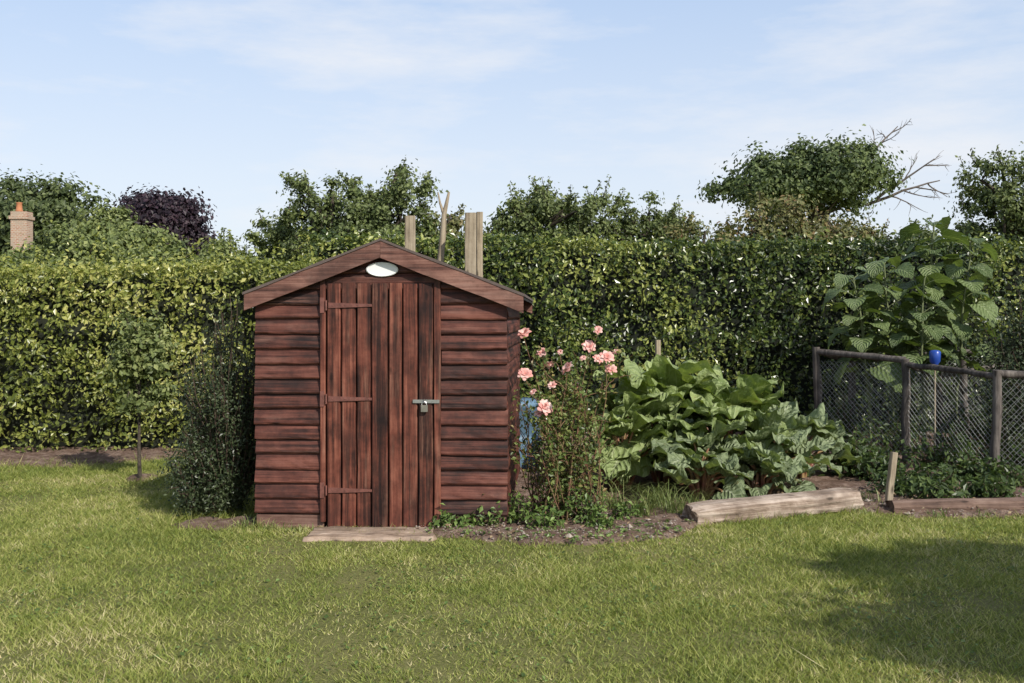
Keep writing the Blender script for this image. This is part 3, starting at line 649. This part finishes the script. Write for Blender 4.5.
pole(PT[816]+dz,PT[852]+dz,.026,.024)
make('posts_and_rails',parts,M_oldfence,fe,smooth=True)
def net(p,q,ztop,zbot,step=.055,r=.0017):
    prt=[]; p=np.array(p,float);q=np.array(q,float); L=np.linalg.norm((q-p)[:2]); H=ztop-zbot; t=(q-p)/L; t[2]=0
    for sg in (1,-1):
        s=-H
        while s<L:
            s+=step; a0=max(0,s); a1=min(L,s+H)
            if a1<=a0: continue
            za=(a0-s); zb=(a1-s)
            if sg<0: za,zb=H-za,H-zb
            A=p+t*a0; A=np.array([A[0],A[1],zbot+za]); B=p+t*a1; B=np.array([B[0],B[1],zbot+zb])
            V,F=tube([A,(A+B)/2+R.normal(0,.008,3),B],[r,r,r],3,cap=False); prt.append((V,F,0))
    return prt
np_=[]
for a,b in ((816,905),(905,997),(997,1075),(852,962),(962,1050)):
    np_+=net(PT[a],PT[b],min(PT[a][2],PT[b][2])-.05,.05)
make('wire_netting',np_,M_wire,fe)
bt=px(935,368,9.9); be=empty('blue_bottle_on_cane',(bt[0],bt[1],0)); parts=[]; addtube(parts,[[0,0,-.05],[0,0,bt[2]+.03]],.008,6); make('cane',parts,M_post,be)
v,f=lathe([(0,0),(.014,0),(.016,.03),(.05,.075),(.055,.17),(.04,.185),(0,.19)],16,(0,0,bt[2]-.01)); make('bottle',[(v,f,0)],M_bottle,be,smooth=True)

# ---------------------------------------------------------------- big-leaf plants
def bigleaf(base,azm,pitch,L,W,droop,rng,nu=15,nv=12,cup=.15,ruf=.05,heart=.5):
    us=np.linspace(0,1,nu); ang=pitch-droop*us; d=np.array([math.cos(azm),math.sin(azm)])
    sp=np.zeros((nu,3)); st=L/(nu-1)
    for i in range(1,nu): sp[i]=sp[i-1]+st*np.array([d[0]*math.cos(ang[i]),d[1]*math.cos(ang[i]),math.sin(ang[i])])
    nor=np.stack([-d[0]*np.sin(ang),-d[1]*np.sin(ang),np.cos(ang)],-1); side=np.array([-d[1],d[0],0]); side=nrm(side+np.array([0,0,rng.normal(0,.3)]))
    wid=W*.5*np.clip(np.sin(np.pi*np.clip(us*.93+.07,0,1)**.62),0,1)**.75
    vs=np.linspace(-1,1,nv); V=[];U=[]
    p1,p2,p3=rng.uniform(0,6.28,3)
    for i in range(nu):
        for v_ in vs:
            w=wid[i]; r=ruf*L*(abs(v_)**1.5)*(np.sin(us[i]*13+p1+v_*2)+.7*np.sin(us[i]*23+p2))+ruf*.45*L*np.sin(v_*9+us[i]*7+p3)
            back=-heart*L*.28*abs(v_)**1.5*(1-us[i])**3
            q=sp[i]+side*v_*w*(1+.1*np.sin(us[i]*19+p3))+nor[i]*(r+cup*abs(v_)*w)+np.array([d[0],d[1],0])*back
            V.append(base+q); U.append([us[i],v_])
    V=np.array(V); i,j=np.meshgrid(np.arange(nu-1),np.arange(nv-1),indexing='ij'); F=np.stack([i*nv+j,(i+1)*nv+j,(i+1)*nv+j+1,i*nv+j+1],-1).reshape(-1,4)
    return V,F,np.array(U)
def rhubarb(name,x,y,h,n,spread,seed,mat,L0=.42):
    rng=np.random.default_rng(seed); e=empty(name,(x,y,0)); st=[];lf=[]
    for k in range(n):
        a=k*2.4+rng.normal(0,.3); f=((k+.5)/n); out=spread*(.15+.85*f)*rng.uniform(.75,1.1); hh=h*(1-.68*f**1.2)*rng.uniform(.82,1.05)
        b=np.array([math.cos(a)*.06,math.sin(a)*.06,0]); tp=np.array([math.cos(a)*out,math.sin(a)*out,hh*.84])
        mid=(b+tp)/2+np.array([-math.cos(a)*.05,-math.sin(a)*.05,.06]); addtube(st,[b,(b+mid)/2+[0,0,.02],mid,(mid+tp)/2+[0,0,.015],tp],[.015,.013,.012,.01,.009],6)
        L=L0*rng.uniform(.7,1.2); v,ff,u=bigleaf(tp,a+rng.normal(0,.35),rng.uniform(.4,1.3)*(1-.45*f),L,L*rng.uniform(.9,1.15),rng.uniform(.5,1.6),rng,ruf=.085,cup=.24)
        lf.append((v,ff,0,u))
    make('stalks',st,M_stalk,e,smooth=True); make('leaves',lf,mat,e,smooth=True); return e
rhubarb('rhubarb_plant',at(662,8.9),8.9,1.15,30,.48,41,M_rhub,.46)
rhubarb('rhubarb_plant',at(622,8.5),8.5,.78,20,.34,42,M_rhub,.36)
rhubarb('rhubarb_plant',at(722,8.8),8.8,.98,28,.46,43,M_rhub,.44)
rhubarb('rhubarb_plant',at(770,8.6),8.6,.66,26,.42,44,M_rhub2,.34)
rhubarb('rhubarb_plant',at(700,8.2),8.15,.55,24,.42,45,M_rhub2,.32)
rhubarb('rhubarb_plant',at(797,9.2),9.2,.64,22,.38,46,M_rhub2,.34)
rhubarb('rhubarb_plant',at(762,8.15),8.2,.38,20,.38,47,M_rhub2,.28)

def sunflower(name,x,y,h,seed,L0=.3,n=16,lean=(0,0)):
    rng=np.random.default_rng(seed); e=empty(name,(x,y,0)); st=[];lf=[]
    k=10; P=np.array([[lean[0]*(i/k)**1.5,lean[1]*(i/k)**1.5,h*i/k] for i in range(k+1)])+rng.normal(0,.008,(k+1,3)); P[0]=0
    addtube(st,P,np.linspace(.02,.009,k+1),7)
    for i in range(n):
        f=.38+.62*(i+.5)/n; b=np.array([np.interp(f*k,range(k+1),P[:,q]) for q in range(3)]); a=i*2.4+rng.normal(0,.3); l=rng.uniform(.1,.24)*(1.25-f*.6)
        tp=b+np.array([math.cos(a)*l,math.sin(a)*l,l*.6]); addtube(st,[b,(b+tp)/2+[0,0,.01],tp],[.006,.005,.004],5)
        L=L0*(1.2-.45*f)*rng.uniform(.8,1.2); v,ff,u=bigleaf(tp,a,rng.uniform(-.4,.3),L,L*.88,rng.uniform(.6,1.4),rng,9,7,ruf=.03,cup=.2); lf.append((v,ff,0,u))
    make('stem',st,M_gstalk,e,smooth=True); make('leaves',lf,M_sunf,e,smooth=True)
D=11.2
sunflower('sunflower_plant',at(895,D),D,zt(262,D),51,.38,22,(-.12,0))
sunflower('sunflower_plant',at(932,D),D+.2,zt(224,D),52,.38,30,(.1,0))
sunflower('sunflower_plant',at(868,D),D-.1,zt(276,D),53,.38,22,(-.18,0))
sunflower('sunflower_plant',at(955,D),D,zt(242,D),54,.34,24,(.18,0))
sunflower('sunflower_plant',at(912,D),D-.3,zt(280,D),55,.34,20,(.0,0))

# ---------------------------------------------------------------- shrubs
def shrub(name,x,y,h,r,mat,seed,nst=60,lsz=.022,per=60,arch=.5,sp=.035,bark=M_twig):
    rng=np.random.default_rng(seed); e=empty(name,(x,y,0)); st=[];lf=[]
    for k in range(nst):
        a=rng.uniform(0,6.28); f=rng.uniform(0,1)**.6; top=h*rng.uniform(.35,1.0)*(1-.25*f); o=r*f
        P=np.array([[math.cos(a)*o*u**.7,math.sin(a)*o*u**.7,top*(u-arch*.35*u**3*f)] for u in np.linspace(0,1,8)])+rng.normal(0,.015,(8,3)); P[0,2]=0
        addtube(st,P,np.linspace(.008,.002,8),4)
        m_=per; u=rng.uniform(.08,1,m_)*7; Q=np.stack([np.interp(u,range(8),P[:,q]) for q in range(3)],1)+rng.normal(0,sp,(m_,3)); v,f_=leafquads(Q,rng.normal(size=(m_,3))*.6+np.array([0,-.3,.8])+Q*np.array([1,1,0])*1.5,lsz,rng,jit=.6,wr=.5); lf.append((v,f_,0))
    make('stems',st,bark,e,smooth=True); make('leaves',lf,mat,e); return e
shrub('cotoneaster_shrub',at(226,7.55),7.6,1.82,.36,M_shrub,61,190,.024,150,.4,.04)
shrub('cotoneaster_shrub',at(203,7.5),7.55,.95,.32,M_shrub,62,90,.024,120,1.0,.05)
shrub('dark_shrub',5.35,10.2,2.25,.5,M_shrub,63,120,.045,150,.4,.08)
tree('young_fruit_tree',at(140,9.2),9.2,zt(306,9.2),.5,.3,.25,M_treeL,64,45,80,.05,trunk_r=.022,clr=.35,twigs=60)
for (u,D,h,r,s) in ((485,7.08,.24,.13,72),(518,7.1,.28,.17,73),(548,7.0,.2,.13,74),(585,7.2,.34,.19,75),(600,7.0,.14,.1,76),(560,7.3,.45,.2,78),(445,7.02,.12,.07,79),(625,7.3,.18,.12,69),(462,7.0,.1,.07,68)):
    shrub('leafy_ground_plant',at(u,D),D,h,r,M_low,s,20,.042,18,.8,.03)
# scattered weeds in the bare bed
rng=np.random.default_rng(404); prt=[]
for _ in range(70):
    x=rng.uniform(-.6,1.3); y=rng.uniform(6.5,7.2)
    if soil_s(np.array([x]),np.array([y]))[0]<-.05: continue
    k=rng.integers(5,14); P=np.stack([rng.normal(x,.02,k),rng.normal(y,.02,k),rng.uniform(.025,.06,k)],-1); v,f=leafquads(P,np.tile([0,-.2,1.],(k,1)),.03,rng,jit=.35); prt.append((v,f,0))
make('bed_weeds',prt,M_low)
vi=0
for (u,D,h,r) in ((880,9.0,.35,.26),(925,8.6,.3,.26),(970,9.0,.35,.26),(1010,8.7,.3,.26),(865,10,.5,.3),(940,9.8,.55,.35),(900,12,.9,.35),(990,11.6,.9,.35),(850,9.3,.4,.3),(1040,11,.9,.3),(845,11.5,.8,.4),(890,10.8,.6,.4),(1000,10.2,.6,.35),(960,10.6,.7,.35),(935,8.1,.2,.2),(990,8.1,.25,.2),(900,8.3,.2,.2),(1030,9.6,.5,.3)):
    shrub('vegetable_plant',at(u,D),D,h,r,M_veg,80+vi,30,.06,22,.8,.05); vi+=1

def tuft(name,x,y,n,h,seed):
    rng=np.random.default_rng(seed); prt=[]
    for _ in range(n):
        a=rng.uniform(0,6.28); l=h*rng.uniform(.5,1.2); o=rng.uniform(.3,.9)*l; b=rng.normal(0,.05,2); wd=rng.uniform(.0025,.005)
        P=np.array([[b[0]+math.cos(a)*o*u**1.6,b[1]+math.sin(a)*o*u**1.6,l*(u-.45*u**3)] for u in np.linspace(0,1,6)]); s=np.array([-math.sin(a),math.cos(a),0])*wd
        V=np.concatenate([P-s*np.linspace(1,.15,6)[:,None],P+s*np.linspace(1,.15,6)[:,None]]); prt.append((V,np.array([[i,i+1,i+7,i+6] for i in range(5)]),0))
    make(name,prt,M_tallgrass,loc=(x,y,0))
for i,(u,D,n,h) in enumerate(((655,7.7,130,.36),(675,7.5,100,.32),(640,7.4,90,.3),(700,7.75,50,.24),(745,8,40,.2),(868,8.0,40,.2),(470,7.0,40,.12),(250,7.1,60,.12),(440,7.0,40,.1),(300,7.0,30,.08),(615,7.6,80,.38),(560,6.85,30,.1),(660,7.0,40,.1),(725,7.25,30,.08),(800,7.5,30,.08),(860,7.6,40,.1),(600,6.7,30,.09),(268,7.05,40,.1),(455,6.85,30,.08),(510,6.7,30,.07),(640,6.75,30,.07),(940,7.5,40,.09),(985,7.5,40,.09))):
    tuft('grass_tuft',at(u,D),D,n,h,100+i)

# ---------------------------------------------------------------- rose bush
m,nt,out=newmat('rose_petal'); g=nt.nodes.new('ShaderNodeNewGeometry')
c=ramp(nt,[(.0,(.78,.34,.3)),(.5,(.85,.5,.44)),(1.,(.88,.66,.6))],g.outputs['Random Per Island'])
p=nt.nodes.new('ShaderNodeBsdfPrincipled'); nt.links.new(c,p.inputs['Base Color']); p.inputs['Roughness'].default_value=.6
tr=nt.nodes.new('ShaderNodeBsdfTranslucent'); nt.links.new(c,tr.inputs[0]); mx=nt.nodes.new('ShaderNodeMixShader'); mx.inputs[0].default_value=.3
nt.links.new(p.outputs[0],mx.inputs[1]); nt.links.new(tr.outputs[0],mx.inputs[2]); nt.links.new(mx.outputs[0],out.inputs[0]); M_petal=m
rng=np.random.default_rng(77)
def rosebloom(c,r,rng):
    out=[]; ax=nrm(np.array([rng.normal(0,.4),-.7+rng.normal(0,.3),.7])); A=nrm(np.cross(ax,[0,0,1.])); B=np.cross(ax,A)
    for ring,(np_l,open_,sz) in enumerate(((3,.25,.6),(5,.55,.85),(6,1.0,1.05),(6,1.35,1.1))):
        for k in range(np_l):
            a=2*np.pi*k/np_l+ring*.5+rng.normal(0,.12); o=A*math.cos(a)+B*math.sin(a); s=np.cross(ax,o); V=[]
            for u in np.linspace(0,1,5):
                an=open_*u**.8; cen=o*r*sz*math.sin(an)*u+ax*r*sz*(u*math.cos(an))-ax*r*.3+o*r*.18*u
                w=r*sz*.62*math.sin(math.pi*min(1,(u*.8+.12)))
                for t in (-1,-.5,0,.5,1): V.append(c+cen+s*w*t-o*(t*t)*w*.35+ax*rng.normal(0,.03)*r)
            out.append((np.array(V),np.array([[i*5+j,(i+1)*5+j,(i+1)*5+j+1,i*5+j+1] for i in range(4) for j in range(4)]),0))
    return out
re=empty('rose_bush'); canes=[];lv=[];fl=[]
blooms=[(525,374,7.2,.048),(549,365,7.3,.034),(567,368,7.25,.048),(589,346,7.35,.046),(598,330,7.3,.03),(607,357,7.2,.048),(611,369,7.25,.04),(545,407,7.05,.052),(540,413,7.1,.038),(524,333,7.4,.048),(542,352,7.3,.036),(552,385,7.2,.03),(598,359,7.35,.036),(577,386,7.4,.028),(616,352,7.3,.026),(533,392,7.1,.024),(583,358,7.3,.022),(560,352,7.4,.02)]
def cane(b,t,r,nl,spread=.035,lsz=.032):
    mid=(b+t)/2+np.array([rng.normal(0,.06),rng.normal(0,.06),.06]); u=np.linspace(0,1,9)[:,None]; P=(1-u)**2*b+2*u*(1-u)*mid+u**2*t+rng.normal(0,.006,(9,3)); P[0]=b;P[-1]=t
    addtube(canes,P,np.linspace(r,r*.35,9),5); q=rng.uniform(.15,1,nl)*8; Q=np.stack([np.interp(q,range(9),P[:,k]) for k in range(3)],1)+rng.normal(0,spread,(nl,3))
    v,f=leafquads(Q,rng.normal(size=(nl,3))*.5+[0,-.5,.8],lsz,rng,jit=.5,wr=.62); lv.append((v,f,0)); return P
for (u,v,D,r) in blooms:
    c=px(u,v,D); b=np.array([at(rng.uniform(540,585),7.35),7.35+rng.normal(0,.08),0])
    P=cane(b,c-[0,0,r*.8],.007,46); fl+=rosebloom(c,r,rng)
    for _ in range(4):
        s=P[rng.integers(3,8)]; cane(s,s+np.array([rng.normal(0,.12),rng.normal(0,.1),rng.uniform(.05,.2)]),.004,20)
for _ in range(44):
    b=np.array([at(rng.uniform(530,600),7.35),7.35+rng.normal(0,.1),0]); t=px(rng.uniform(512,615),rng.uniform(370,480),rng.uniform(7.1,7.55)); P=cane(b,t,.006,22)
    for _ in range(3):
        s=P[rng.integers(3,8)]; cane(s,s+np.array([rng.normal(0,.1),rng.normal(0,.1),rng.uniform(.0,.2)]),.003,6)
make('canes',canes,M_cane,re,smooth=True); make('leaves',lv,M_rose,re); make('blooms',fl,M_petal,re,smooth=True)
print('polys', sum(len(o.data.polygons) for o in bpy.data.objects if o.type=='MESH'))
